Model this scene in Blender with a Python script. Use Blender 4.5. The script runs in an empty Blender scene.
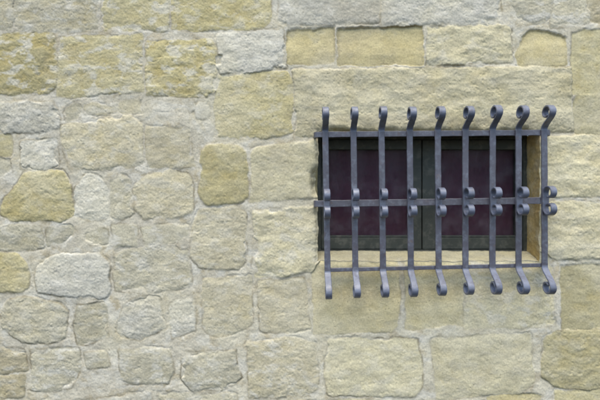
import bpy, math, random
import numpy as np

# ------------------------------------------------------------------ basics
S = 0.004            # metres per photo pixel on the wall plane
D = 1.85             # camera distance from the wall plane
rng = np.random.RandomState(7)
random.seed(7)
sc = bpy.context.scene
C = sc.collection

def W(px, py, y=0.0):
    """photo pixel -> world point on the plane at depth y"""
    k = (D + y) / D
    return ((px - 300) * S * k, y, (200 - py) * S * k)

def tag(o, label=None, cat=None, group=None, kind=None):
    if label: o['label'] = label
    if cat: o['category'] = cat
    if group: o['group'] = group
    if kind: o['kind'] = kind
    return o

def empty(name, loc):
    o = bpy.data.objects.new(name, None)
    o.empty_display_size = 0.1
    o.location = loc
    C.objects.link(o)
    return o

def link_mesh(name, verts, faces, mat, parent=None, smooth=True):
    me = bpy.data.meshes.new(name)
    me.from_pydata([tuple(v) for v in verts], [], faces)
    me.update()
    if smooth:
        me.polygons.foreach_set('use_smooth', [True] * len(me.polygons))
    o = bpy.data.objects.new(name, me)
    C.objects.link(o)
    if mat: me.materials.append(mat)
    if parent:
        o.parent = parent
        o.matrix_parent_inverse = parent.matrix_basis.inverted()
    return o

# ------------------------------------------------------------------ noise
TABS = [rng.rand(256, 256) * 2 - 1 for _ in range(6)]
def vnoise(x, y, seed=0):
    t = TABS[seed % 6]
    x = x + seed * 37.17; y = y + seed * 91.73
    xi = np.floor(x).astype(np.int64); yi = np.floor(y).astype(np.int64)
    fx = x - xi; fy = y - yi
    fx = fx * fx * fx * (fx * (fx * 6 - 15) + 10)
    fy = fy * fy * fy * (fy * (fy * 6 - 15) + 10)
    x0 = xi & 255; x1 = (xi + 1) & 255; y0 = yi & 255; y1 = (yi + 1) & 255
    a = t[y0, x0]; b = t[y0, x1]; c = t[y1, x0]; d = t[y1, x1]
    return (a + (b - a) * fx) + ((c + (d - c) * fx) - (a + (b - a) * fx)) * fy
def fbm(x, y, octv=4, seed=0, gain=0.5):
    s = 0; a = 1; n = 0
    for k in range(octv):
        c_, s_ = math.cos(0.6 * k), math.sin(0.6 * k)
        s = s + a * vnoise((x * c_ - y * s_) * 2 ** k, (x * s_ + y * c_) * 2 ** k, seed + k)
        n += a; a *= gain
    return s / n
def ridge(x, y, octv=4, seed=0):
    s = 0; a = 1; n = 0
    for k in range(octv):
        c_, s_ = math.cos(0.35 * k), math.sin(0.35 * k)
        s = s + a * (1 - np.abs(vnoise((x * c_ - y * s_) * 2 ** k, (x * s_ + y * c_) * 2 ** k, seed + k)) * 2)
        n += a; a *= 0.5
    return s / n
def sstep(a, b, x):
    t = np.clip((x - a) / (b - a), 0, 1)
    return t * t * (3 - 2 * t)

# ------------------------------------------------------------------ the stones, traced in photo pixels
Y1 = (.505, .44, .235); Y2 = (.52, .460, .270); B = (.56, .50, .345); SM = (.575, .490, .265)
PL = (.635, .57, .375); WH = (.60, .565, .46); GR = (.53, .485, .355); BR = (.42, .365, .24)
# polygon, tint, protrusion mm, bulge mm, rough mm, ochre, crust, softness px, role
ST = []
def st(poly, tint, prot=0, bul=5, rough=4, och=.3, cru=.3, soft=2.0, role=None, groove=.5, feat=1.0):
    ST.append(dict(poly=poly, tint=tint, prot=prot, bul=bul, rough=rough, och=och, cru=cru, soft=soft, role=role, groove=groove, feat=feat))
# top course
st([(-40,-30),(9,-30),(11,22),(9,30),(-40,31)], GR, 0, 3, 4, .5, .3)
st([(15,-25),(99,-25),(99,28),(60,31),(16,31)], GR, 0, 4, 5, .55, .5)
st([(103,-25),(166,-25),(167,28),(104,29)], Y2, 0, 4, 5, .6, .5)
st([(172,-25),(268,-25),(269,20),(262,27),(174,28)], Y1, 0, 4, 5, .8, .35)
st([(280,-25),(378,-25),(378,20),(288,24),(280,18)], WH, 2, 4, 4, .12, .6, 4)
st([(382,-25),(498,-25),(500,22),(384,24)], WH, 2, 4, 5, .15, .5, 4)
st([(512,-25),(551,-25),(550,18),(541,22),(513,20)], GR, 0, 4, 5, .3, .6)
st([(555,-25),(585,-25),(586,22),(554,25)], GR, 0, 4, 5, .25, .6)
st([(590,-25),(640,-25),(640,22),(591,20)], BR, -2, 4, 4, .5, .2)
# second course
st([(-45,36),(52,35),(55,45),(55,86),(48,91),(-45,94)], Y1, 1, 6, 7, 1.0, .55)
st([(61,38),(98,36),(140,37),(141,90),(110,94),(59,95)], Y2, 1, 5, 5, .8, .5)
st([(148,43),(210,41),(213,48),(214,90),(207,95),(148,94)], Y1, 2, 6, 7, .95, .5)
st([(219,36),(282,31),(284,66),(262,68),(222,74),(218,66)], WH, 3, 5, 5, .10, .45, 2, None, .7)
st([(290,33),(333,29),(334,61),(288,62)], SM, -10, 1.5, 2.6, .35, .0, 2.2)
st([(341,31),(360,30),(420,27),(421,62),(342,63)], SM, -11, 1.5, 2.4, .45, .0, 1.2)
st([(430,29),(509,27),(511,61),(428,63)], PL, 1, 6, 7, .3, .25, 1.5, None, .7, 1.6)
st([(518,54),(525,41),(531,34),(548,33),(563,38),(564,64),(520,64)], SM, -10, 1.5, 2.4, .7, .0, 1.2)
st([(574,33),(650,31),(650,91),(573,93)], Y2, -3, 3, 3, .6, .1, 1.5)
# lintel
st([(295,71),(440,69),(570,70),(571,129),(440,131),(297,136)], PL, 3, 8, 7, .42, .12, 2, 'lintel', .7, 2.0)
st([(577,97),(650,96),(650,131),(576,132)], Y2, -3, 3, 3, .6, .1, 1.5)
# third course
st([(-35,104),(30,103),(52,103),(58,114),(57,126),(30,131),(-35,132)], WH, 3, 5, 7, .3, .4)
st([(86,106),(137,102),(139,112),(110,115),(86,117)], B, -1, 3, 3, .3, .4, 3)
st([(66,112),(76,104),(82,108),(80,118),(68,120)], GR, -1, 3, 3, .3, .4, 3)
st([(62,127),(82,121),(130,118),(141,127),(141,164),(125,168),(70,167),(64,150)], B, 2, 6, 5, .55, .3)
st([(149,129),(189,130),(191,150),(192,166),(149,167)], B, 0, 3, 4, .35, .2, 1.5)
st([(219,77),(240,74),(286,73),(290,80),(291,132),(280,135),(218,138),(216,100)], Y1, 1, 5, 5, .6, .25, 2, None, .4, 1.5)
st([(-20,132),(8,136),(11,144),(10,152),(-20,158)], Y2, -2, 3, 3, .6, .2)
st([(-20,160),(8,160),(10,170),(-20,180)], GR, -2, 3, 3, .5, .2)
st([(22,143),(54,141),(56,165),(48,168),(24,167)], WH, 0, 4, 6, .15, .5, 1.3, None, 1.)
st([(196,110),(200,104),(207,105),(209,113),(204,118),(198,117)], (.68,.63,.50), 1, 2, 1, .0, .7, 2)
st([(186,105),(192,102),(195,108),(190,111)], (.62,.57,.44), 1, 2, 1, .0, .5, 2)
# fourth course
st([(4,204),(16,186),(26,174),(62,172),(69,182),(71,215),(62,219),(14,220),(3,214)], Y1, 2, 7, 6, .85, .1, 2, None, .8)
st([(76,188),(88,176),(98,178),(106,188),(106,216),(90,219),(76,215)], WH, 1, 5, 6, .25, .4, 2, None, .8)
st([(113,182),(121,176),(130,182),(132,213),(122,219),(113,216)], GR, 0, 4, 5, .3, .4)
st([(136,188),(146,175),(168,171),(187,177),(192,188),(190,212),(168,218),(144,217),(137,208)], B, 1, 5, 5, .35, .25, 2, None, .7)
st([(203,152),(210,146),(238,146),(245,152),(246,196),(238,202),(206,203),(200,194)], Y1, 3, 6, 4, .75, .05, 2.5)
st([(254,149),(300,143),(326,141),(326,195),(300,197),(252,200)], PL, 2, 5, 4, .25, .12, 2.5, 'jamb', .4, 1.4)
st([(530,139),(553,137),(580,136),(650,135),(650,191),(580,193),(530,195)], PL, 1, 5, 5, .4, .15, 2, 'jamb', .5, 1.8)
# fifth course
st([(-30,229),(38,228),(42,236),(41,246),(20,249),(-30,249)], GR, 0, 4, 5, .4, .3, 1.5, None, .8)
st([(48,231),(60,227),(72,229),(70,240),(60,246),(49,243)], GR, 0, 3, 4, .35, .3, 1.5, None, .8)
st([(84,233),(97,228),(106,231),(106,242),(95,245),(85,241)], GR, 0, 3, 4, .35, .4, 1.5, None, .8)
st([(114,226),(136,227),(135,245),(116,246)], GR, 0, 3, 3, .25, .6, 3)
st([(144,229),(165,226),(186,228),(185,241),(146,243)], GR, 0, 3, 3, .2, .5, 2, None, .7)
st([(-30,254),(16,255),(26,265),(28,286),(22,290),(-30,291)], Y1, 2, 6, 5, .8, .05, 2, None, .6)
st([(37,276),(43,261),(56,256),(98,256),(107,262),(109,288),(104,297),(78,296),(40,291)], WH, 3, 6, 5, .12, .5, 2, None, .7)
st([(116,256),(150,247),(187,252),(190,284),(152,291),(117,288)], GR, 0, 5, 5, .3, .5, 3, None, .5)
st([(194,226),(200,211),(238,208),(244,215),(244,260),(237,268),(200,267),(193,256)], B, 1, 5, 4.5, .2, .3, 2, None, .7)
st([(254,212),(285,209),(326,208),(326,268),(300,273),(255,275)], PL, 1, 5, 5, .3, .4, 3, 'jamb', .4, 1.6)
st([(530,203),(560,203),(650,202),(650,256),(560,258),(530,258)], PL, 1, 6, 6, .35, .2, 2, 'jamb', .5, 1.8)
# sixth course
st([(2,316),(8,302),(22,298),(60,306),(67,313),(63,337),(50,343),(20,338),(4,328)], GR, 2, 6, 7, .3, .25, 1.5, None, 1.)
st([(-40,300),(-6,300),(-4,335),(-40,338)], GR, 0, 5, 5, .3, .3)
st([(78,307),(104,304),(106,336),(94,342),(79,343),(76,330)], GR, 0, 5, 5, .3, .4, 1.5, None, .8)
st([(117,330),(123,310),(140,297),(157,300),(164,326),(140,338),(121,335)], WH, 0, 6, 6, .35, .5, 2, None, .9)
st([(171,306),(182,298),(193,297),(193,328),(174,336)], WH, 0, 4, 5, .2, .6, 3)
st([(205,281),(249,278),(252,322),(240,330),(214,335),(204,327)], B, 0, 5, 4, .45, .25, 2, None, .6)
st([(260,282),(303,280),(308,327),(290,333),(263,329)], B, 0, 5, 4, .35, .2, 2, None, .6)
st([(314,246),(397,246),(397,322),(392,330),(315,332)], (.61, .53, .315), -1, 3, 2.5, .55, .05, 2, 'sill', .3)
st([(406,246),(461,246),(461,324),(408,327)], (.62, .545, .335), -2, 3, 2.5, .5, .05, 2, 'sill', .3)
st([(465,246),(551,246),(552,322),(544,326),(466,327)], PL, -1, 4, 4, .3, .45, 2.5, 'sill', .3)
st([(564,268),(650,266),(650,326),(563,327)], Y2, -3, 3, 3, .55, .05, 1.5, None, .6)
# seventh course
st([(-30,350),(23,350),(25,370),(-30,374)], BR, 0, 4, 6, .3, .4, 1.5, None, .8)
st([(-30,379),(23,378),(23,396),(-30,402)], BR, 0, 4, 5, .4, .3, 1.5)
st([(33,351),(77,350),(78,368),(69,386),(56,391),(34,390)], GR, 0, 5, 6, .25, .55, 2, None, .6)
st([(86,355),(103,353),(107,365),(88,367)], GR, 0, 3, 4, .35, .3, 1.5)
st([(120,353),(138,350),(168,351),(173,373),(168,382),(124,382)], GR, 2, 6, 5, .25, .5, 2, None, .8)
st([(184,355),(234,352),(238,378),(226,387),(192,388),(184,378)], GR, 2, 6, 5, .3, .4, 1.5, None, .9)
st([(249,344),(290,340),(314,346),(318,383),(312,393),(250,397)], B, 1, 5, 5, .4, .5, 2, None, .6)
st([(330,341),(417,341),(421,386),(414,394),(330,394),(327,370)], PL, 1, 5, 4, .2, .2, 2, None, .7, 1.4)
st([(434,342),(466,338),(530,336),(533,383),(520,392),(438,398)], PL, 0, 5, 4, .3, .15, 2.5, None, .5, 1.4)
st([(545,342),(556,333),(650,330),(650,387),(580,388),(554,386),(544,376)], Y2, 2, 5, 6, .6, .1, 1.5, None, .8)
# below the frame
st([(-30,408),(60,402),(62,460),(-30,465)], GR, 0, 5, 5, .3, .4)
st([(72,404),(150,394),(152,455),(74,460)], WH, 0, 5, 5, .3, .5, 3)
st([(160,396),(236,394),(238,450),(162,456)], GR, 0, 5, 5, .3, .4)
st([(246,404),(320,402),(322,460),(246,462)], B, 0, 5, 5, .3, .4)
st([(330,402),(420,403),(420,455),(332,458)], PL, 0, 5, 4, .3, .2)
st([(432,407),(482,404),(482,460),(434,462)], PL, 0, 5, 4, .3, .2)
st([(490,400),(510,396),(540,397),(542,455),(490,460)], SM, -2, 4, 4, .4, .1)
st([(557,393),(650,392),(650,450),(558,456)], Y2, 0, 5, 5, .5, .1)
# courses beyond the frame
def fill(x0, x1, y0, y1):
    y = y0
    while y < y1 - 20:
        hh = min(random.uniform(45, 68), y1 - y)
        x = x0 + random.uniform(-30, 0)
        while x < x1:
            w = random.uniform(45, 100)
            a = [random.uniform(0, 5) for _ in range(8)]
            xe = min(x + w, x1)
            if xe - x > 18:
                st([(x+4+a[0],y+4+a[1]),(xe-4-a[2],y+4+a[3]),(xe-4-a[4],y+hh-4-a[5]),(x+4+a[6],y+hh-4-a[7])],
                   random.choice([Y1, Y2, B, B, PL, GR, GR, WH]), random.uniform(-3, 3), 5, random.uniform(3, 6),
                   random.uniform(.2, .8), random.uniform(.1, .5), 2)
            x = xe
        y += hh
fill(-170, 770, -170, -27)
fill(-170, 770, 466, 570)
fill(-170, -47, -27, 466)
fill(652, 770, -27, 466)

# ------------------------------------------------------------------ wall height field
OX0, OX1, OY0, OY1 = 318.0, 540.5, 132.0, 262.0       # the opening, front edges
def axis(lo, a, b, hi, fine, coarse, snaps):
    v = np.concatenate([np.arange(lo, a, coarse), np.arange(a, b, fine), np.arange(b, hi + coarse, coarse)])
    for s_ in snaps: v[np.argmin(np.abs(v - s_))] = s_
    return v
xs = axis(-160, -12, 612, 760, 0.6, 2.4, (OX0, OX1))
ys = axis(-160, -12, 412, 560, 0.6, 2.4, (OY0, OY1))
X, Yp = np.meshgrid(xs, ys)
NY, NX = X.shape
wx = X + 2.4 * fbm(X / 17, Yp / 17, 4, 1) + .7 * fbm(X / 3.5, Yp / 3.5, 2, 4)
wy = Yp + 2.4 * fbm(X / 17, Yp / 17, 4, 3) + .7 * fbm(X / 3.5, Yp / 3.5, 2, 5)

def hull(p):
    p = sorted(set(p))
    def half(q):
        h = []
        for t in q:
            while len(h) > 1 and (h[-1][0]-h[-2][0])*(t[1]-h[-2][1]) - (h[-1][1]-h[-2][1])*(t[0]-h[-2][0]) <= 0: h.pop()
            h.append(t)
        return h
    a = half(p); b = half(p[::-1])
    return a[:-1] + b[:-1]

DI = np.full(X.shape, -14.0); ID = np.full(X.shape, -1, np.int32)
for n, s_ in enumerate(ST):
    pts = hull(s_['poly'])
    bx0 = min(p[0] for p in pts) - 16; bx1 = max(p[0] for p in pts) + 16
    by0 = min(p[1] for p in pts) - 16; by1 = max(p[1] for p in pts) + 16
    i0, i1 = np.searchsorted(xs, (bx0, bx1)); j0, j1 = np.searchsorted(ys, (by0, by1))
    if i1 <= i0 or j1 <= j0: continue
    a = wx[j0:j1, i0:i1]; b = wy[j0:j1, i0:i1]
    k = 1.1
    acc = 0
    for q in range(len(pts)):
        p0 = pts[q]; p1 = pts[(q + 1) % len(pts)]
        ex, ey = p1[0] - p0[0], p1[1] - p0[1]
        L = math.hypot(ex, ey)
        d = ((a - p0[0]) * -ey + (b - p0[1]) * ex) / L
        acc = acc + np.exp(np.clip(-k * d, -60, 60))
    d = -np.log(acc) / k
    d = np.clip(d + 3.3, -14, 40)
    sub = DI[j0:j1, i0:i1]; m = d > sub
    sub[m] = d[m]; ID[j0:j1, i0:i1][m] = n
def par(key):
    t = np.array([s_[key] for s_ in ST] + [0.0]); return t[ID]
PROT, BUL, ROU, OCH, CRU, SOFT, GRV, FEAT = [par(k_) for k_ in ('prot', 'bul', 'rough', 'och', 'cru', 'soft', 'groove', 'feat')]
tints = np.array([s_['tint'] for s_ in ST] + [(.4, .4, .4)])
jit = np.clip(rng.normal(1, .065, (len(ST) + 1, 1)), .87, 1.12)
TINT = (tints * jit)[ID]

cream = sstep(140, 330, X + 60 * fbm(X / 60, Yp / 60, 3, 1))[..., None]
MORT = np.array((.575, .523, .405)) * (1 - cream) + np.array((.62, .567, .43)) * cream
# mortar smeared over the stones in places
smear = fbm(X / 24, Yp / 18, 5, 2)
Dm = DI - (3.4 * sstep(.05, .55, smear) * sstep(.05, .4, CRU) + 1.2 * sstep(.1, .5, smear)) * (PROT > -8)
T = sstep(-1.2, .2 + SOFT * 1.1, Dm)
off = (ID % 17) * 13.7
u = X / (14 * FEAT) + off; v = Yp / (9.5 * FEAT) + off * .7
u2 = u + .35 * fbm(u * .8, v * .8, 2, 3); v2 = v + .35 * fbm(u * .8, v * .8, 2, 1)
rough = .85 * fbm(u2, v2, 5, 0, .55) + .18 * (ridge(u2 * .9, v2 * 1.3, 4, 2) - .2)
pits = sstep(.35, .75, fbm(X / 5.5 + off, Yp / 4 + off, 3, 4))
mm = .001
plane = fbm(X / 40 + off, Yp / 30 + off, 2, 5) * 2.0                      # slow tilt and swell of each face
stone_h = PROT + BUL * .55 * (1 - np.exp(-np.maximum(Dm, 0) / 4.0)) - BUL * .25 + ROU * rough * .58 + plane * (ROU > 2) + (FEAT > 1.2) * (np.where(FEAT > 1.55, 4.6, 2.0) * fbm(X / 25 + off, Yp / 15 + off, 3, 2) + np.where(FEAT > 1.55, 1.6, .4) * ridge(X / 26 + off, Yp / 17, 2, 4)) \
          - pits * ROU * .24 + .45 * fbm(X / 1.8, Yp / 1.8, 2, 1) * np.minimum(ROU, 5) / 3
mort_h = 2.6 * fbm(X / 22, Yp / 22, 4, 4) + 1.0 * fbm(X / 4, Yp / 3.5, 3, 0) + .5 * fbm(X / 1.6, Yp / 1.6, 2, 5) - .5
gate = sstep(-.15, .4, fbm(X / 12, Yp / 12, 3, 3)) * GRV
H = mort_h * (1 - T) + stone_h * T
H = H - 3.0 * gate * np.exp(-(Dm / 1.0) ** 2) * (PROT > -8)
# joints just above recessed stones hang a little proud
H = H + (3.0 + 6.5 * sstep(33, 56, Yp)) * (PROT < -8) * T * sstep(20, 30, Yp + .25 * (X - 380) * 0)
# worn arris around the opening
dxo = np.maximum(np.maximum(OX0 - X, X - OX1), 0); dyo = np.maximum(np.maximum(OY0 - Yp, Yp - OY1), 0)
do = np.hypot(dxo, dyo)
inside = (X >= OX0) & (X <= OX1) & (Yp >= OY0) & (Yp <= OY1)
arr_w = 2.2 + 1.8 * fbm(X / 9, Yp / 9, 3, 2)
H = H - (9 + 7 * fbm(X / 14, Yp / 14, 3, 1)) * np.exp(-(do / np.maximum(arr_w, .8)) ** 2)
# chip broken out of the left edge
chip = np.exp(-((X - 317) / 4.5) ** 2 - ((Yp - 181) / 13) ** 4)
H = H - 26 * chip * (1 + .4 * fbm(X / 5, Yp / 5, 2, 0))
# ragged underside of the lintel
rag = np.exp(-((Yp - 132) / 4.0) ** 2) * (X > 322) * (X < 528) * (Yp <= 132.01)
H = H - 14 * rag * sstep(-.3, .5, fbm(X / 11, Yp / 30, 3, 5))
H = H * mm
# sideways raggedness of the opening edges
fall = np.exp(-(do / 5.0) ** 2)
SX = (1.5 * fbm(Yp / 9, X * 0 + 3.3, 3, 2) * fall) * ((X < OX0 + .01) | (X > OX1 - .01))
SX = SX - 3.0 * np.exp(-((X - 317) / 6) ** 2 - ((Yp - 181) / 12) ** 4)
SZ = (1.6 * fbm(X / 11, Yp * 0 + 1.7, 3, 4) * fall) * ((Yp < OY0 + .01) | (Yp > OY1 - .01))
VX = (X + SX - 300) * S; VZ = (200 - Yp - SZ) * S; VY = -H

# dirt lodged in the joints, with a shape of its own
stain = np.exp(-((DI - .6 - .8 * (PROT < -8)) / .95) ** 2) * sstep(-.4, .3, fbm(X / 15, Yp / 15, 4, 5)) * np.clip(GRV * 1.4, .5, 1)
stain = stain * (.55 + .45 * sstep(-.4, .3, fbm(X / 4, Yp / 4, 2, 2)))
TINT = np.where((T > .5)[..., None], TINT, MORT)
ATT = dict(mask=T, bed=np.clip(.5 - rough * .9, 0, 1), ochre=np.clip(OCH * (.35 + .65 * sstep(0, 7, Dm)) + 2.2 * rag, 0, 1.8), crust=CRU, stain=stain)

P = np.stack([VX, VY, VZ], -1)
dU = np.gradient(P, axis=1); dV = np.gradient(P, axis=0)
NRM = np.cross(dU, dV); NRM /= np.linalg.norm(NRM, axis=-1, keepdims=True)
if NRM[NY // 2, 5, 1] > 0: NRM = -NRM

# ------------------------------------------------------------------ materials
def nodes_of(name):
    m = bpy.data.materials.new(name); m.use_nodes = True
    nt = m.node_tree; nt.nodes.clear()
    return m, nt, nt.nodes, nt.links
def N(nt, typ, **kw):
    n = nt.nodes.new(typ)
    for k_, v_ in kw.items():
        if k_.startswith('i_'): n.inputs[k_[2:].replace('_', ' ')].default_value = v_
        else: setattr(n, k_, v_)
    return n
def ramp(nt, src, a, b, va=0., vb=1.):
    n = nt.nodes.new('ShaderNodeMapRange'); n.clamp = True; n.interpolation_type = 'SMOOTHSTEP'
    n.inputs['From Min'].default_value = a; n.inputs['From Max'].default_value = b
    n.inputs['To Min'].default_value = va; n.inputs['To Max'].default_value = vb
    nt.links.new(src, n.inputs['Value']); return n.outputs[0]
def math_(nt, op, a, b=None):
    n = nt.nodes.new('ShaderNodeMath'); n.operation = op
    for i_, q in enumerate((a, b)):
        if q is None: continue
        if isinstance(q, (int, float)): n.inputs[i_].default_value = q
        else: nt.links.new(q, n.inputs[i_])
    return n.outputs[0]
def mix(nt, fac, a, b, blend='MIX'):
    n = nt.nodes.new('ShaderNodeMix'); n.data_type = 'RGBA'; n.blend_type = blend
    for i_, q in ((0, fac), (6, a), (7, b)):
        if isinstance(q, (int, float)): n.inputs[i_].default_value = q
        elif isinstance(q, tuple): n.inputs[i_].default_value = (*q, 1)
        else: nt.links.new(q, n.inputs[i_])
    return n.outputs[2]
def noise(nt, vec, scale, detail=5, rough=.55, dist=0.):
    n = nt.nodes.new('ShaderNodeTexNoise')
    n.inputs['Scale'].default_value = scale; n.inputs['Detail'].default_value = detail
    n.inputs['Roughness'].default_value = rough; n.inputs['Distortion'].default_value = dist
    nt.links.new(vec, n.inputs['Vector']); return n.outputs['Fac']
def mapped(nt, vec, scale, loc=(0, 0, 0)):
    n = nt.nodes.new('ShaderNodeMapping'); n.inputs['Scale'].default_value = scale; n.inputs['Location'].default_value = loc
    nt.links.new(vec, n.inputs['Vector']); return n.outputs[0]

def stone_material():
    m, nt, nd, lk = nodes_of('limestone_masonry')
    co = nd.new('ShaderNodeTexCoord').outputs['Object']
    def att(nm):
        n = nd.new('ShaderNodeAttribute'); n.attribute_name = nm; return n
    tint = att('tint').outputs['Color']; mask = att('mask').outputs['Fac']
    och = att('ochre').outputs['Fac']; cru = att('crust').outputs['Fac']; sta = att('stain').outputs['Fac']; bed = att('bed').outputs['Fac']
    strat = mapped(nt, co, (1, 1, 2.1))
    n_big = noise(nt, co, 7, 4, .55)
    n_mid = noise(nt, strat, 17, 6, .58, .3)
    n_mid2 = noise(nt, mapped(nt, co, (1, 1, 1.6), (5, 3, 9)), 15, 6, .56, .4)
    n_fin = noise(nt, co, 150, 5, .65)
    n_sand = noise(nt, co, 520, 3, .6)
    # stone
    col = mix(nt, 1.0, tint, ramp(nt, n_mid, .25, .75, .80, 1.14), 'MULTIPLY')
    o_f = math_(nt, 'MULTIPLY', och, ramp(nt, math_(nt, 'ADD', math_(nt, 'MULTIPLY', n_mid, .35), math_(nt, 'ADD', math_(nt, 'MULTIPLY', n_big, .35), math_(nt, 'MULTIPLY', bed, .3))), .42, .67, 0, .70))
    col = mix(nt, o_f, col, (.435, .345, .135))
    c_f = math_(nt, 'MULTIPLY', cru, ramp(nt, n_mid2, .49, .62, 0, 1.25))
    c_f = math_(nt, 'MINIMUM', c_f, .85)
    col = mix(nt, c_f, col, (.66, .625, .53))
    g_f = ramp(nt, noise(nt, mapped(nt, co, (1, 1, 1), (2, 7, 1)), 11, 5, .6), .52, .70, 0, .38)
    col = mix(nt, g_f, col, (.46, .43, .335))
    # mortar
    mo = mix(nt, 1.0, tint, ramp(nt, n_big, .35, .65, .90, 1.08), 'MULTIPLY')
    mo = mix(nt, ramp(nt, noise(nt, mapped(nt, co, (1, 1, 1), (11, 2, 4)), 16, 5, .6), .47, .66, 0, .75), mo, (.46, .385, .245))
    mo = mix(nt, ramp(nt, noise(nt, mapped(nt, co, (1, 1, 1.2), (3, 8, 6)), 10, 6, .62, .4), .49, .60, 0, .8), mo, (.66, .62, .515))
    mo = mix(nt, 1.0, mo, ramp(nt, n_mid2, .3, .7, .90, 1.08), 'MULTIPLY')
    col = mix(nt, mask, mo, col)
    # dirt in the joints
    col = mix(nt, math_(nt, 'MULTIPLY', sta, .8), col, (.20, .165, .10))
    soot = noise(nt, mapped(nt, co, (1, 1, .8), (6, 1, 13)), 2.6, 5, .62, .3)
    col = mix(nt, ramp(nt, soot, .50, .72, 0, .38), col, (.40, .345, .235))
    col = mix(nt, ramp(nt, noise(nt, mapped(nt, co, (1, 1, 1), (16, 5, 3)), 3.4, 5, .6), .48, .66, 0, .45), col, (.66, .60, .43))
    # grain, small dark pores, pale grains
    col = mix(nt, 1.0, col, ramp(nt, n_fin, .3, .7, .86, 1.12), 'MULTIPLY')
    vor = nd.new('ShaderNodeTexVoronoi'); vor.inputs['Scale'].default_value = 62
    lk.new(mapped(nt, co, (1, 1, 1.3)), vor.inputs['Vector'])
    pore = math_(nt, 'MULTIPLY', ramp(nt, vor.outputs['Distance'], .10, .26, 1, 0), ramp(nt, n_mid, .48, .62, 0, .5))
    col = mix(nt, math_(nt, 'MULTIPLY', pore, ramp(nt, mask, 0, 1, .45, 1)), col, (.17, .14, .09))
    col = mix(nt, 1.0, col, ramp(nt, n_sand, .3, .7, .93, 1.07), 'MULTIPLY')
    bs = N(nt, 'ShaderNodeBsdfPrincipled'); bs.inputs['Roughness'].default_value = .93
    bs.inputs['Specular IOR Level'].default_value = .18
    lk.new(col, bs.inputs['Base Color'])
    hgt = math_(nt, 'ADD', math_(nt, 'MULTIPLY', n_fin, 1.0), math_(nt, 'MULTIPLY', n_sand, .5))
    hgt = math_(nt, 'SUBTRACT', hgt, math_(nt, 'MULTIPLY', pore, .8))
    bp = nd.new('ShaderNodeBump'); bp.inputs['Strength'].default_value = .26; bp.inputs['Distance'].default_value = .004
    lk.new(hgt, bp.inputs['Height']); lk.new(bp.outputs[0], bs.inputs['Normal'])
    out = nd.new('ShaderNodeOutputMaterial'); lk.new(bs.outputs[0], out.inputs[0])
    return m

def paint_material(name, colour, worn, rough=.5, amt=.5, bump=.25, scale=60):
    m, nt, nd, lk = nodes_of(name)
    co = nd.new('ShaderNodeTexCoord').outputs['Object']
    n1 = noise(nt, co, scale, 5, .6); n2 = noise(nt, co, 12, 3, .5); n3 = noise(nt, co, 400, 3, .6)
    col = mix(nt, ramp(nt, n1, .45, .68, 0, amt), colour, worn)
    col = mix(nt, 1.0, col, ramp(nt, n2, .3, .7, .85, 1.15), 'MULTIPLY')
    if 'iron' in name:
        nr = noise(nt, mapped(nt, co, (1, 1, 1), (4, 9, 2)), 38, 6, .65)
        col = mix(nt, ramp(nt, nr, .58, .72, 0, .55), col, (.115, .066, .042))
        col = mix(nt, ramp(nt, n3, .60, .75, 0, .4), col, (.22, .23, .26))
    bs = nd.new('ShaderNodeBsdfPrincipled'); lk.new(col, bs.inputs['Base Color'])
    bs.inputs['Specular IOR Level'].default_value = .8 if 'iron' in name else .4
    lk.new(ramp(nt, n1, .3, .7, rough - .08, rough + .15), bs.inputs['Roughness'])
    bp = nd.new('ShaderNodeBump'); bp.inputs['Strength'].default_value = bump; bp.inputs['Distance'].default_value = .002
    lk.new(math_(nt, 'ADD', n1, math_(nt, 'MULTIPLY', n3, .3)), bp.inputs['Height']); lk.new(bp.outputs[0], bs.inputs['Normal'])
    out = nd.new('ShaderNodeOutputMaterial'); lk.new(bs.outputs[0], out.inputs[0])
    return m
def glass_material():
    m, nt, nd, lk = nodes_of('window_glass')
    co = nd.new('ShaderNodeTexCoord').outputs['Object']
    tr = nd.new('ShaderNodeBsdfTransparent'); tr.inputs[0].default_value = (.86, .88, .87, 1)
    gl = nd.new('ShaderNodeBsdfGlossy'); gl.inputs['Roughness'].default_value = .28
    fr = nd.new('ShaderNodeFresnel'); fr.inputs[0].default_value = 1.16
    df = nd.new('ShaderNodeBsdfDiffuse'); df.inputs[0].default_value = (.30, .29, .33, 1)
    a = nd.new('ShaderNodeMixShader'); lk.new(fr.outputs[0], a.inputs[0]); lk.new(tr.outputs[0], a.inputs[1]); lk.new(gl.outputs[0], a.inputs[2])
    b = nd.new('ShaderNodeMixShader'); lk.new(ramp(nt, noise(nt, co, 14, 6, .65), .40, .70, .005, .10), b.inputs[0])
    lk.new(a.outputs[0], b.inputs[1]); lk.new(df.outputs[0], b.inputs[2])
    out = nd.new('ShaderNodeOutputMaterial'); lk.new(b.outputs[0], out.inputs[0])
    return m
def cloth_material():
    m, nt, nd, lk = nodes_of('maroon_cloth')
    co = nd.new('ShaderNodeTexCoord').outputs['Object']
    n1 = noise(nt, co, 35, 5, .6); n2 = noise(nt, mapped(nt, co, (1, 1, .35)), 240, 3, .6)
    col = mix(nt, ramp(nt, n1, .35, .65), (.125, .037, .074), (.155, .052, .092))
    col = mix(nt, ramp(nt, n2, .52, .7, 0, .5), col, (.12, .07, .08))
    bs = nd.new('ShaderNodeBsdfPrincipled'); lk.new(col, bs.inputs['Base Color']); bs.inputs['Roughness'].default_value = .95
    bp = nd.new('ShaderNodeBump'); bp.inputs['Strength'].default_value = .4; bp.inputs['Distance'].default_value = .002
    lk.new(n2, bp.inputs['Height']); lk.new(bp.outputs[0], bs.inputs['Normal'])
    out = nd.new('ShaderNodeOutputMaterial'); lk.new(bs.outputs[0], out.inputs[0])
    return m
M_STONE = stone_material()
M_IRON = paint_material('grey_painted_iron', (.076, .074, .098), (.15, .165, .20), .42, .7, .5, 55)
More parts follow.
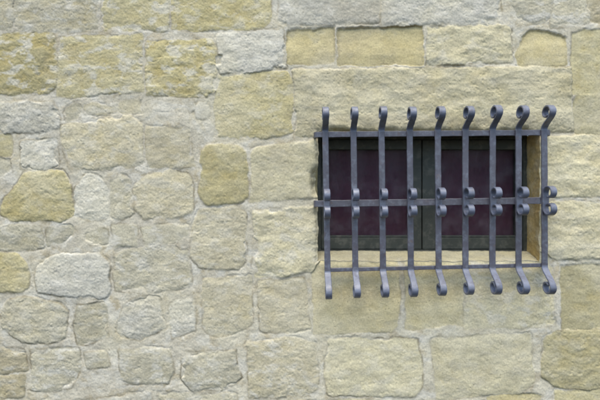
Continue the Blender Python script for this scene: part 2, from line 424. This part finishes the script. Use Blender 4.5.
M_SCROLL = paint_material('skylit_iron_paint', (.135, .150, .200), (.085, .082, .105), .45, .75, .5, 48)  # iron paint made paler and bluer: skylight on scrolls and curls put into colour
M_FRAME = paint_material('grey_green_paint', (.050, .056, .047), (.12, .12, .10), .6, .7, .25, 45)
M_GLASS = glass_material()
M_CLOTH = cloth_material()
M_DARK = paint_material('dark_plaster', (.10, .09, .08), (.07, .065, .06), .9, .5)

# ------------------------------------------------------------------ wall meshes
def grid_object(name, fmask, parent, extra=None):
    """faces of the height field where fmask (NY-1, NX-1) is true, plus extra strips (verts, faces, attributes)"""
    idx = np.arange(NY * NX).reshape(NY, NX)
    q = np.stack([idx[:-1, :-1], idx[1:, :-1], idx[1:, 1:], idx[:-1, 1:]], -1)[fmask]
    used, inv = np.unique(q, return_inverse=True)
    q = inv.reshape(-1, 4)
    co = P.reshape(-1, 3)[used]
    at = {k_: a.reshape(-1)[used] for k_, a in ATT.items()}
    tn = TINT.reshape(-1, 3)[used]
    nr = NRM.reshape(-1, 3)[used]
    if extra:
        for (ev, ef, ea, et, en) in extra:
            q = np.concatenate([q, ef + len(co)]); co = np.concatenate([co, ev])
            for k_ in at: at[k_] = np.concatenate([at[k_], ea[k_]])
            tn = np.concatenate([tn, et]); nr = np.concatenate([nr, en])
    me = bpy.data.meshes.new(name)
    me.vertices.add(len(co)); me.vertices.foreach_set('co', co.astype(np.float32).ravel())
    me.loops.add(q.size); me.loops.foreach_set('vertex_index', q.astype(np.int32).ravel())
    me.polygons.add(len(q)); me.polygons.foreach_set('loop_start', np.arange(0, q.size, 4, dtype=np.int32))
    me.polygons.foreach_set('use_smooth', np.ones(len(q), bool))
    me.update(); me.validate()
    for k_, a in at.items():
        A = me.attributes.new(k_, 'FLOAT', 'POINT'); A.data.foreach_set('value', a.astype(np.float32))
    A = me.attributes.new('tint', 'FLOAT_COLOR', 'POINT')
    A.data.foreach_set('color', np.concatenate([tn, np.ones((len(tn), 1))], 1).astype(np.float32).ravel())
    me.normals_split_custom_set_from_vertices(nr.astype(np.float32))
    me.materials.append(M_STONE)
    o = bpy.data.objects.new(name, me); C.objects.link(o)
    if parent: o.parent = parent
    return o

iL = int(np.argmin(np.abs(xs - OX0))); iR = int(np.argmin(np.abs(xs - OX1)))
jT = int(np.argmin(np.abs(ys - OY0))); jB = int(np.argmin(np.abs(ys - OY1)))
DEEP = 0.110; BACK = 0.42
def strip(front, attr_src, kind, tint, seed):
    """reveal surface running from the front edge vertices back into the wall"""
    n = len(front); steps = 70
    vs = np.zeros((steps, n, 3))
    arc = np.arange(n) * .6
    for k in range(steps):
        t = (k / (steps - 1)) ** 1.15
        y = front[:, 1] + (BACK - front[:, 1]) * t
        p = front.copy(); p[:, 1] = y
        rag = .0035 * fbm(arc / 14, y / S / 9, 4, seed) * min(1, k / 8) + .001 * fbm(arc / 3, y / S / 3, 2, seed + 1) * min(1, k / 4)
        g = np.clip(y / DEEP, 0, 1)
        base = {'left': (OX0 - 300) * S, 'right': (OX1 - 300) * S, 'top': (200 - OY0) * S, 'bottom': (200 - OY1) * S + .032}[kind]
        e = min(1, k / 14); e = e * e * (3 - 2 * e)
        if kind in ('left', 'right'):
            p[:, 0] = p[:, 0] * (1 - e) + base * e + rag
            bz = .032 * g * np.clip((-(p[:, 2]) - .13) / .12, 0, 1)
            p[:, 2] += bz
        else:
            if kind == 'top': p[:, 2] = p[:, 2] * (1 - e) + base * e + rag
            else: p[:, 2] = p[:, 2] * (1 - g) + base * g + rag
        vs[k] = p
    idx = np.arange(steps * n).reshape(steps, n)
    f = np.stack([idx[:-1, :-1], idx[:-1, 1:], idx[1:, 1:], idx[1:, :-1]], -1).reshape(-1, 4)
    a = np.gradient(vs, axis=1); b = np.gradient(vs, axis=0)
    nr = np.cross(a, b); nr /= np.maximum(np.linalg.norm(nr, axis=-1, keepdims=True), 1e-12)
    want = {'left': (1, 0, 0), 'right': (-1, 0, 0), 'top': (0, 0, -1), 'bottom': (0, 0, 1)}[kind]
    if (nr[steps // 2] @ np.array(want)).mean() < 0: nr = -nr
    p0, p1, p3 = (vs.reshape(-1, 3)[f[len(f) // 2][q]] for q in (0, 1, 3))
    if np.dot(np.cross(p1 - p0, p3 - p0), want) < 0: f = f[:, ::-1]
    m = steps * n
    at = dict(mask=np.ones(m), bed=np.full(m, .5), ochre=np.full(m, .55), crust=np.full(m, .05), stain=np.zeros(m))
    for k_ in at:
        for k in range(10):
            w = 1 - k / 10
            at[k_].reshape(steps, n)[k] = at[k_].reshape(steps, n)[k] * (1 - w) + attr_src[k_] * w
    tn = np.tile(np.array(tint), (m, 1))
    return vs.reshape(-1, 3), f, at, tn, nr.reshape(-1, 3)

cx = slice(iL, iR + 1); ry = slice(jT, jB + 1)
left = strip(P[ry, iL].copy(), {k_: a[ry, iL] for k_, a in ATT.items()}, 'left', SM, 0)
right = strip(P[ry, iR].copy(), {k_: a[ry, iR] for k_, a in ATT.items()}, 'right', (.50, .36, .15), 1)
top = strip(P[jT, cx].copy(), {k_: a[jT, cx] for k_, a in ATT.items()}, 'top', SM, 2)
bot = strip(P[jB, cx].copy(), {k_: a[jB, cx] for k_, a in ATT.items()}, 'bottom', PL, 3)

hole = np.zeros((NY - 1, NX - 1), bool); hole[jT:jB, iL:iR] = True
fid = ID[:-1, :-1]; fd = Dm[:-1, :-1] > -.6
roles = {}
for n, s_ in enumerate(ST):
    if s_['role']: roles.setdefault(s_['role'], []).append((fid == n) & fd & ~hole)
taken = np.zeros_like(hole)
for r in roles.values():
    for m_ in r: taken |= m_
wall = grid_object('stone_wall', ~hole & ~taken, None)
tag(wall, 'pale yellow limestone rubble wall with wide grey mortar joints around the window', 'wall')
lt = grid_object('lintel', roles['lintel'][0], wall, [top]); lt['label'] = 'long rough pale lintel stone over the window'
for q, m_ in enumerate(roles['jamb']):
    grid_object('jamb_stone', m_, wall)
grid_object('reveal', np.zeros_like(hole), wall, [left])
grid_object('reveal', np.zeros_like(hole), wall, [right])
for m_ in roles['sill']: grid_object('sill_stone', m_, wall)
grid_object('window_sill', np.zeros_like(hole), wall, [bot])
# dark room behind the curtains
a = (OX0 - 300) * S - .02; b = (OX1 - 300) * S + .02; z0 = (200 - OY1) * S - .01; z1 = (200 - OY0) * S + .02
bk = link_mesh('room_wall', [(a, BACK - .002, z0), (b, BACK - .002, z0), (b, BACK - .002, z1), (a, BACK - .002, z1),
                             (a, BACK + .03, z0), (b, BACK + .03, z0), (b, BACK + .03, z1), (a, BACK + .03, z1)],
               [(0, 1, 2, 3), (5, 4, 7, 6), (0, 4, 5, 1), (1, 5, 6, 2), (2, 6, 7, 3), (3, 7, 4, 0)], M_DARK, None, False)
tag(bk, kind='structure')

# ------------------------------------------------------------------ window
def box(x0, x1, y0, y1, z0, z1, bev=.003):
    """chamfered box as (verts, faces)"""
    import bmesh
    bm = bmesh.new()
    bmesh.ops.create_cube(bm, size=1)
    for v_ in bm.verts:
        v_.co.x = x0 if v_.co.x < 0 else x1; v_.co.y = y0 if v_.co.y < 0 else y1; v_.co.z = z0 if v_.co.z < 0 else z1
    bmesh.ops.bevel(bm, geom=bm.edges[:], offset=bev, segments=2, profile=.6, affect='EDGES')
    bm.verts.index_update()
    vs = [tuple(v_.co) for v_ in bm.verts]; fs = [tuple(v_.index for v_ in f.verts) for f in bm.faces]
    bm.free(); return vs, fs
def boxes(name, lst, mat, parent):
    V, F = [], []
    for b_ in lst:
        vs, fs = box(*b_); F += [tuple(i_ + len(V) for i_ in f) for f in fs]; V += vs
    return link_mesh(name, V, F, mat, parent, False)
yF = DEEP
def fx(px, y=DEEP): return W(px, 0, y)[0]
def fz(py, y=DEEP): return W(0, py, y)[2]
win = empty('window', (fx(423), yF + .02, fz(251)))
tag(win, 'small grey green two casement window recessed behind the iron bars', 'window')
fl, fr_ = fx(316), fx(527.5); ft, fb = fz(134.5), fz(252)
boxes('window_frame', [(fl, fx(321), yF, yF + .06, fb, ft), (fx(523.5), fr_, yF, yF + .06, fb, ft),
                       (fx(321), fx(523.5), yF + .002, yF + .06, fz(139), ft),
                       (fx(321), fx(523.5), yF + .002, yF + .06, fb, fz(250))], M_FRAME, win)
ycs = yF + .012
for (a, b, s0, s1) in ((321.3, 422.3, 6.0, 11.5), (423.3, 523.2, 13.0, 5.0)):
    zt, zb = fz(139.4), fz(249.6)
    cs = boxes('casement', [(fx(a), fx(a + s0), ycs, ycs + .036, zb, zt), (fx(b - s1), fx(b), ycs, ycs + .036, zb, zt),
                       (fx(a + s0), fx(b - s1), ycs + .002, ycs + .034, fz(149), zt),
                       (fx(a + s0), fx(b - s1), ycs + .002, ycs + .034, zb, fz(238)),
                       (fx(a + s0), fx(b - s1), ycs + .008, ycs + .026, fz(238) + .0002, fz(235.8))], M_FRAME, win)
    p = boxes('pane', [(fx(a + s0) - .004, fx(b - s1) + .004, ycs + .016, ycs + .020, fz(238), fz(148.5), .0005)], M_GLASS, win)
    p.parent = cs
def curtain(x0, x1, z0, z1, y, label, seed):
    nx, nz = 160, 60
    V = []; F = []
    for layer in (0, 1):
        for j in range(nz):
            for i in range(nx):
                u_ = i / (nx - 1); w_ = j / (nz - 1)
                ph = u_ * 9 * math.pi * 2 / 2 + seed + .5 * math.sin(u_ * 7 + seed)
                yy = y + .0035 * math.sin(ph) * (.2 + .2 * w_) + .0006 * math.sin(2.3 * ph + 1 + w_ * 1.5) + .0018 * layer
                V.append((x0 + (x1 - x0) * u_, yy, z1 + (z0 - z1) * w_))
        o_ = layer * nx * nz
        for j in range(nz - 1):
            for i in range(nx - 1):
                q = (o_ + j * nx + i, o_ + (j + 1) * nx + i, o_ + (j + 1) * nx + i + 1, o_ + j * nx + i + 1)
                F.append(q if layer == 0 else q[::-1])
    n_ = nx * nz
    for i in range(nx - 1):
        F.append((i, i + 1, n_ + i + 1, n_ + i)); k_ = (nz - 1) * nx + i; F.append((k_ + 1, k_, n_ + k_, n_ + k_ + 1))
    for j in range(nz - 1):
        k_ = j * nx; F.append((k_ + nx, k_, n_ + k_, n_ + k_ + nx)); k_ += nx - 1; F.append((k_, k_ + nx, n_ + k_ + nx, n_ + k_))
    o = link_mesh('curtain', V, F, M_CLOTH)
    return tag(o, label, 'curtain', 'maroon curtains behind the window')
curtain(fx(318), fx(421), fz(252), fz(136), yF + .06, 'dark maroon curtain behind the casement glass left of the green centre stiles', 0.3)
curtain(fx(424), fx(526), fz(252), fz(136), yF + .06, 'dark maroon curtain behind the casement glass right of the green centre stiles', 2.1)

# ------------------------------------------------------------------ wrought iron grille
YB = -0.040          # middle of the vertical flat bars
TH = 0.008
def sweep(path, width, thick, seed=0):
    """flat strip with eased edges swept along a path; width runs along x, the path bends in the y-z plane"""
    pts = np.array(path, float); n = len(pts)
    tg = np.gradient(pts[:, 1:], axis=0); tg /= np.maximum(np.linalg.norm(tg, axis=1, keepdims=True), 1e-9)
    nm = np.stack([-tg[:, 1], tg[:, 0]], 1)                      # normal in (y, z)
    hw, ht, b_ = width / 2, thick / 2, .0016
    prof = [(-hw + b_, -ht), (hw - b_, -ht), (hw, -ht + b_), (hw, ht - b_), (hw - b_, ht), (-hw + b_, ht), (-hw, ht - b_), (-hw, -ht + b_)]
    V, F = [], []
    r = random.Random(seed)
    arc = 0; ph = [r.uniform(0, 6) for _ in range(4)]
    for i in range(n):
        if i: arc += np.linalg.norm(pts[i] - pts[i - 1])
        kx = 1 + .025 * math.sin(arc * 70 + ph[0]) + .02 * math.sin(arc * 173 + ph[1])
        kt = 1 + .05 * math.sin(arc * 91 + ph[2])
        for (a_, c_) in prof:
            V.append((pts[i, 0] + a_ * kx, pts[i, 1] + nm[i, 0] * c_ * kt, pts[i, 2] + nm[i, 1] * c_ * kt))
    m_ = len(prof)
    for i in range(n - 1):
        for k in range(m_):
            F.append((i * m_ + k, i * m_ + (k + 1) % m_, (i + 1) * m_ + (k + 1) % m_, (i + 1) * m_ + k))
    F.append(tuple(range(m_))[::-1]); F.append(tuple((n - 1) * m_ + k for k in range(m_)))
    return V, F
def iron(name, path, width, thick, parent, seed=0):
    V, F = sweep(path, width, thick, seed)
    import bmesh
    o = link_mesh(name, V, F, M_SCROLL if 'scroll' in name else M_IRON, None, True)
    bm = bmesh.new(); bm.from_mesh(o.data); bmesh.ops.recalc_face_normals(bm, faces=bm.faces); bm.to_mesh(o.data); bm.free()
    try: o.data.set_sharp_from_angle(angle=math.radians(40))
    except Exception: pass
    o.parent = parent
    o.matrix_parent_inverse = parent.matrix_basis.inverted()
    return o

gx = W(435, 200, YB)
grille = empty('window_grille', (gx[0], 0, gx[2]))
tag(grille, 'grey painted wrought iron window grille of nine flat bars with curled ends', 'window grille')
topx = [325.3, 353.5, 381.5, 409.7, 437.8, 465.4, 492.6, 518.4, 544.2]
botx = [327.6, 355.4, 383.0, 410.8, 438.6, 465.4, 492.4, 518.6, 544.6]
def lerp(a, b, t): return a + (b - a) * t
def bez(p0, p1, p2, p3, n):
    out = []
    for i in range(1, n + 1):
        t = i / n; q = 1 - t
        out.append(tuple(q**3 * a + 3*q*q*t * b + 3*q*t*t * c + t**3 * d for a, b, c, d in zip(p0, p1, p2, p3)))
    return out
NB = 9
for i in range(NB):
    f = i / (NB - 1)
    r = random.Random(40 + i)
    zt = W(0, lerp(134.2, 132.4, f), YB)[2]; zm = W(0, lerp(203.6, 200.6, f), YB)[2]; zb = W(0, lerp(270.0, 265.2, f), YB)[2]
    xt = W(topx[i], 0, YB)[0]; xb = W(botx[i], 0, YB)[0]
    def bx(z): return lerp(xt, xb, (zt - z) / (zt - zb))
    y = YB
    zs = np.linspace(zb - .004, zt + .012, 40)
    bar = iron('bar', [(bx(z), y + .0008 * math.sin(z * 23 + i), z) for z in zs], .0236, TH, grille, i)
    # curled top: leaves the bar, swings out to the front, rolls over and back
    def curl(zs0, dirn, height, parent):
        R0 = (.033 + r.uniform(-.0015, .0015)) if dirn > 0 else (.032 + r.uniform(-.0015, .0015))
        tip = zs0 + dirn * height
        cz = tip - dirn * R0 * .88; cy = y - .032 + r.uniform(-.002, .002)
        pth = [(y, zs0 - dirn * .004), (y, zs0)]
        pth += bez((y, zs0), (y, zs0 + dirn * .022), (cy - R0, cz - dirn * .026), (cy - R0, cz), 16)
        tot = math.radians((318 if dirn > 0 else 335) + r.uniform(-18, 18))
        for k in range(1, 49):
            t = k / 48
            a_ = math.pi - tot * t
            R = R0 * (1 - .50 * t)
            pth.append((cy + math.cos(a_) * R, cz + dirn * math.sin(a_) * R * .88))
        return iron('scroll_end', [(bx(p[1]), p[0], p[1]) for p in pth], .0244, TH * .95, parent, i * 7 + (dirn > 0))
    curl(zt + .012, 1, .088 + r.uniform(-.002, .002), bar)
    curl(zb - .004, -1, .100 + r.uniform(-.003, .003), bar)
    # C shaped collar scroll riveted on the crossing with the middle rail
    ys_ = y - TH / 2 - .0042
    rr = .0272 + r.uniform(-.001, .001); rd = .033 + r.uniform(-.0025, .0025); hs = .0292
    up = []
    for sgn in (1, -1):
        side = []; turn = math.radians(318 + r.uniform(-22, 22))
        for k in range(1, 41):
            t = k / 40; a_ = turn * t
            R = rr * (1 - .48 * t)
            side.append((ys_ - rd + math.cos(a_) * R * rd / rr, zm + sgn * (hs + math.sin(a_) * R)))
        up.append(side)
    spine = [(ys_, zm + hs * q) for q in np.linspace(-1, 1, 14)]
    pth = up[1][::-1] + spine + up[0]
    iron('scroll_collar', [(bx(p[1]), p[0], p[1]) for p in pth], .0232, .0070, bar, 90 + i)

def rail(pl, pr, hgt, name='rail'):
    """flat cross rail behind the bars, its ends turned back into the wall; pl, pr are photo pixels"""
    yr = YB + TH / 2 + .0052
    a = np.array(W(*pl, yr)); b = np.array(W(*pr, yr))
    path = [(a[0], .05, a[2]), (a[0], yr + .016, a[2])]
    for k in range(1, 7):
        t = k / 6 * math.pi / 2
        path.append((a[0] + .016 * (1 - math.cos(t)), yr + .016 * (1 - math.sin(t)), a[2]))
    for k in range(1, 30):
        t = k / 30; path.append((lerp(a[0] + .016, b[0] - .016, t), yr + .0006 * math.sin(t * 31), lerp(a[2], b[2], t)))
    for k in range(0, 7):
        t = k / 6 * math.pi / 2
        path.append((b[0] - .016 * (1 - math.sin(t)), yr + .016 * (1 - math.cos(t)), b[2]))
    path.append((b[0], .05, b[2]))
    p = np.array(path); tg = np.gradient(p[:, :2], axis=0); tg /= np.linalg.norm(tg, axis=1, keepdims=True)
    nm = np.stack([-tg[:, 1], tg[:, 0]], 1)
    hh, ht, b_ = hgt / 2, .0045, .0014
    prof = [(-hh + b_, -ht), (hh - b_, -ht), (hh, -ht + b_), (hh, ht - b_), (hh - b_, ht), (-hh + b_, ht), (-hh, ht - b_), (-hh, -ht + b_)]
    V, F = [], []
    for i, q in enumerate(p):
        k_ = 1 + .03 * math.sin(q[0] * 60) + .02 * math.sin(q[0] * 143)
        for (u_, w_) in prof: V.append((q[0] + nm[i, 0] * w_, q[1] + nm[i, 1] * w_, q[2] + u_ * k_))
    m_ = 8
    for i in range(len(p) - 1):
        for k in range(m_): F.append((i * m_ + k, i * m_ + (k + 1) % m_, (i + 1) * m_ + (k + 1) % m_, (i + 1) * m_ + k))
    F.append(tuple(range(m_))); F.append(tuple((len(p) - 1) * m_ + k for k in range(m_))[::-1])
    import bmesh
    o = link_mesh(name, V, F, M_IRON, None, True)
    bm = bmesh.new(); bm.from_mesh(o.data); bmesh.ops.recalc_face_normals(bm, faces=bm.faces); bm.to_mesh(o.data); bm.free()
    try: o.data.set_sharp_from_angle(angle=math.radians(40))
    except Exception: pass
    o.parent = grille; o.matrix_parent_inverse = grille.matrix_basis.inverted()
rail((315, 134.6), (550.5, 132.6), .0225)
rail((315, 203.8), (549.5, 200.5), .0265)
rail((326, 270.0), (547, 265.1), .0150)

# ------------------------------------------------------------------ light, sky, camera
w = bpy.data.worlds.new('World'); sc.world = w; w.use_nodes = True
nt = w.node_tree; nt.nodes.clear()
SUN_EL, SUN_AZ = 69, -12        # degrees; azimuth measured from straight in front of the wall, minus = from the left
sky = nt.nodes.new('ShaderNodeTexSky'); sky.sky_type = 'NISHITA'; sky.sun_disc = False
sky.sun_elevation = math.radians(SUN_EL)
# the sun stands over -Y (in front of the wall)
sky.sun_rotation = math.radians(180 + SUN_AZ * -1)
bg = nt.nodes.new('ShaderNodeBackground'); bg.inputs[1].default_value = 0.10
out = nt.nodes.new('ShaderNodeOutputWorld')
nt.links.new(sky.outputs[0], bg.inputs[0]); nt.links.new(bg.outputs[0], out.inputs[0])
sl = bpy.data.lights.new('sun', 'SUN'); sl.energy = 1.5; sl.angle = math.radians(46); sl.color = (1.0, .935, .80)
so = bpy.data.objects.new('sun', sl); C.objects.link(so)
el, az = math.radians(SUN_EL), math.radians(SUN_AZ)
from mathutils import Vector
d = Vector((math.sin(az) * math.cos(el), -math.cos(az) * math.cos(el), math.sin(el)))
so.rotation_euler = d.to_track_quat('Z', 'Y').to_euler(); so.location = d * 10

cam = bpy.data.cameras.new('camera'); co_ = bpy.data.objects.new('camera', cam); C.objects.link(co_)
cam.sensor_width = 36; cam.lens = 36 * D / (600 * S)
cam.clip_start = .05; cam.clip_end = 200
co_.location = (0, -D, 0); co_.rotation_euler = (math.pi / 2, 0, 0)
sc.camera = co_
cam.dof.use_dof = True; cam.dof.focus_distance = 1.42; cam.dof.aperture_fstop = 2.9
vs = sc.view_settings
vs.view_transform = 'Standard'; vs.look = 'None'; vs.gamma = 1; vs.use_curve_mapping = False
vs.exposure = 1.38
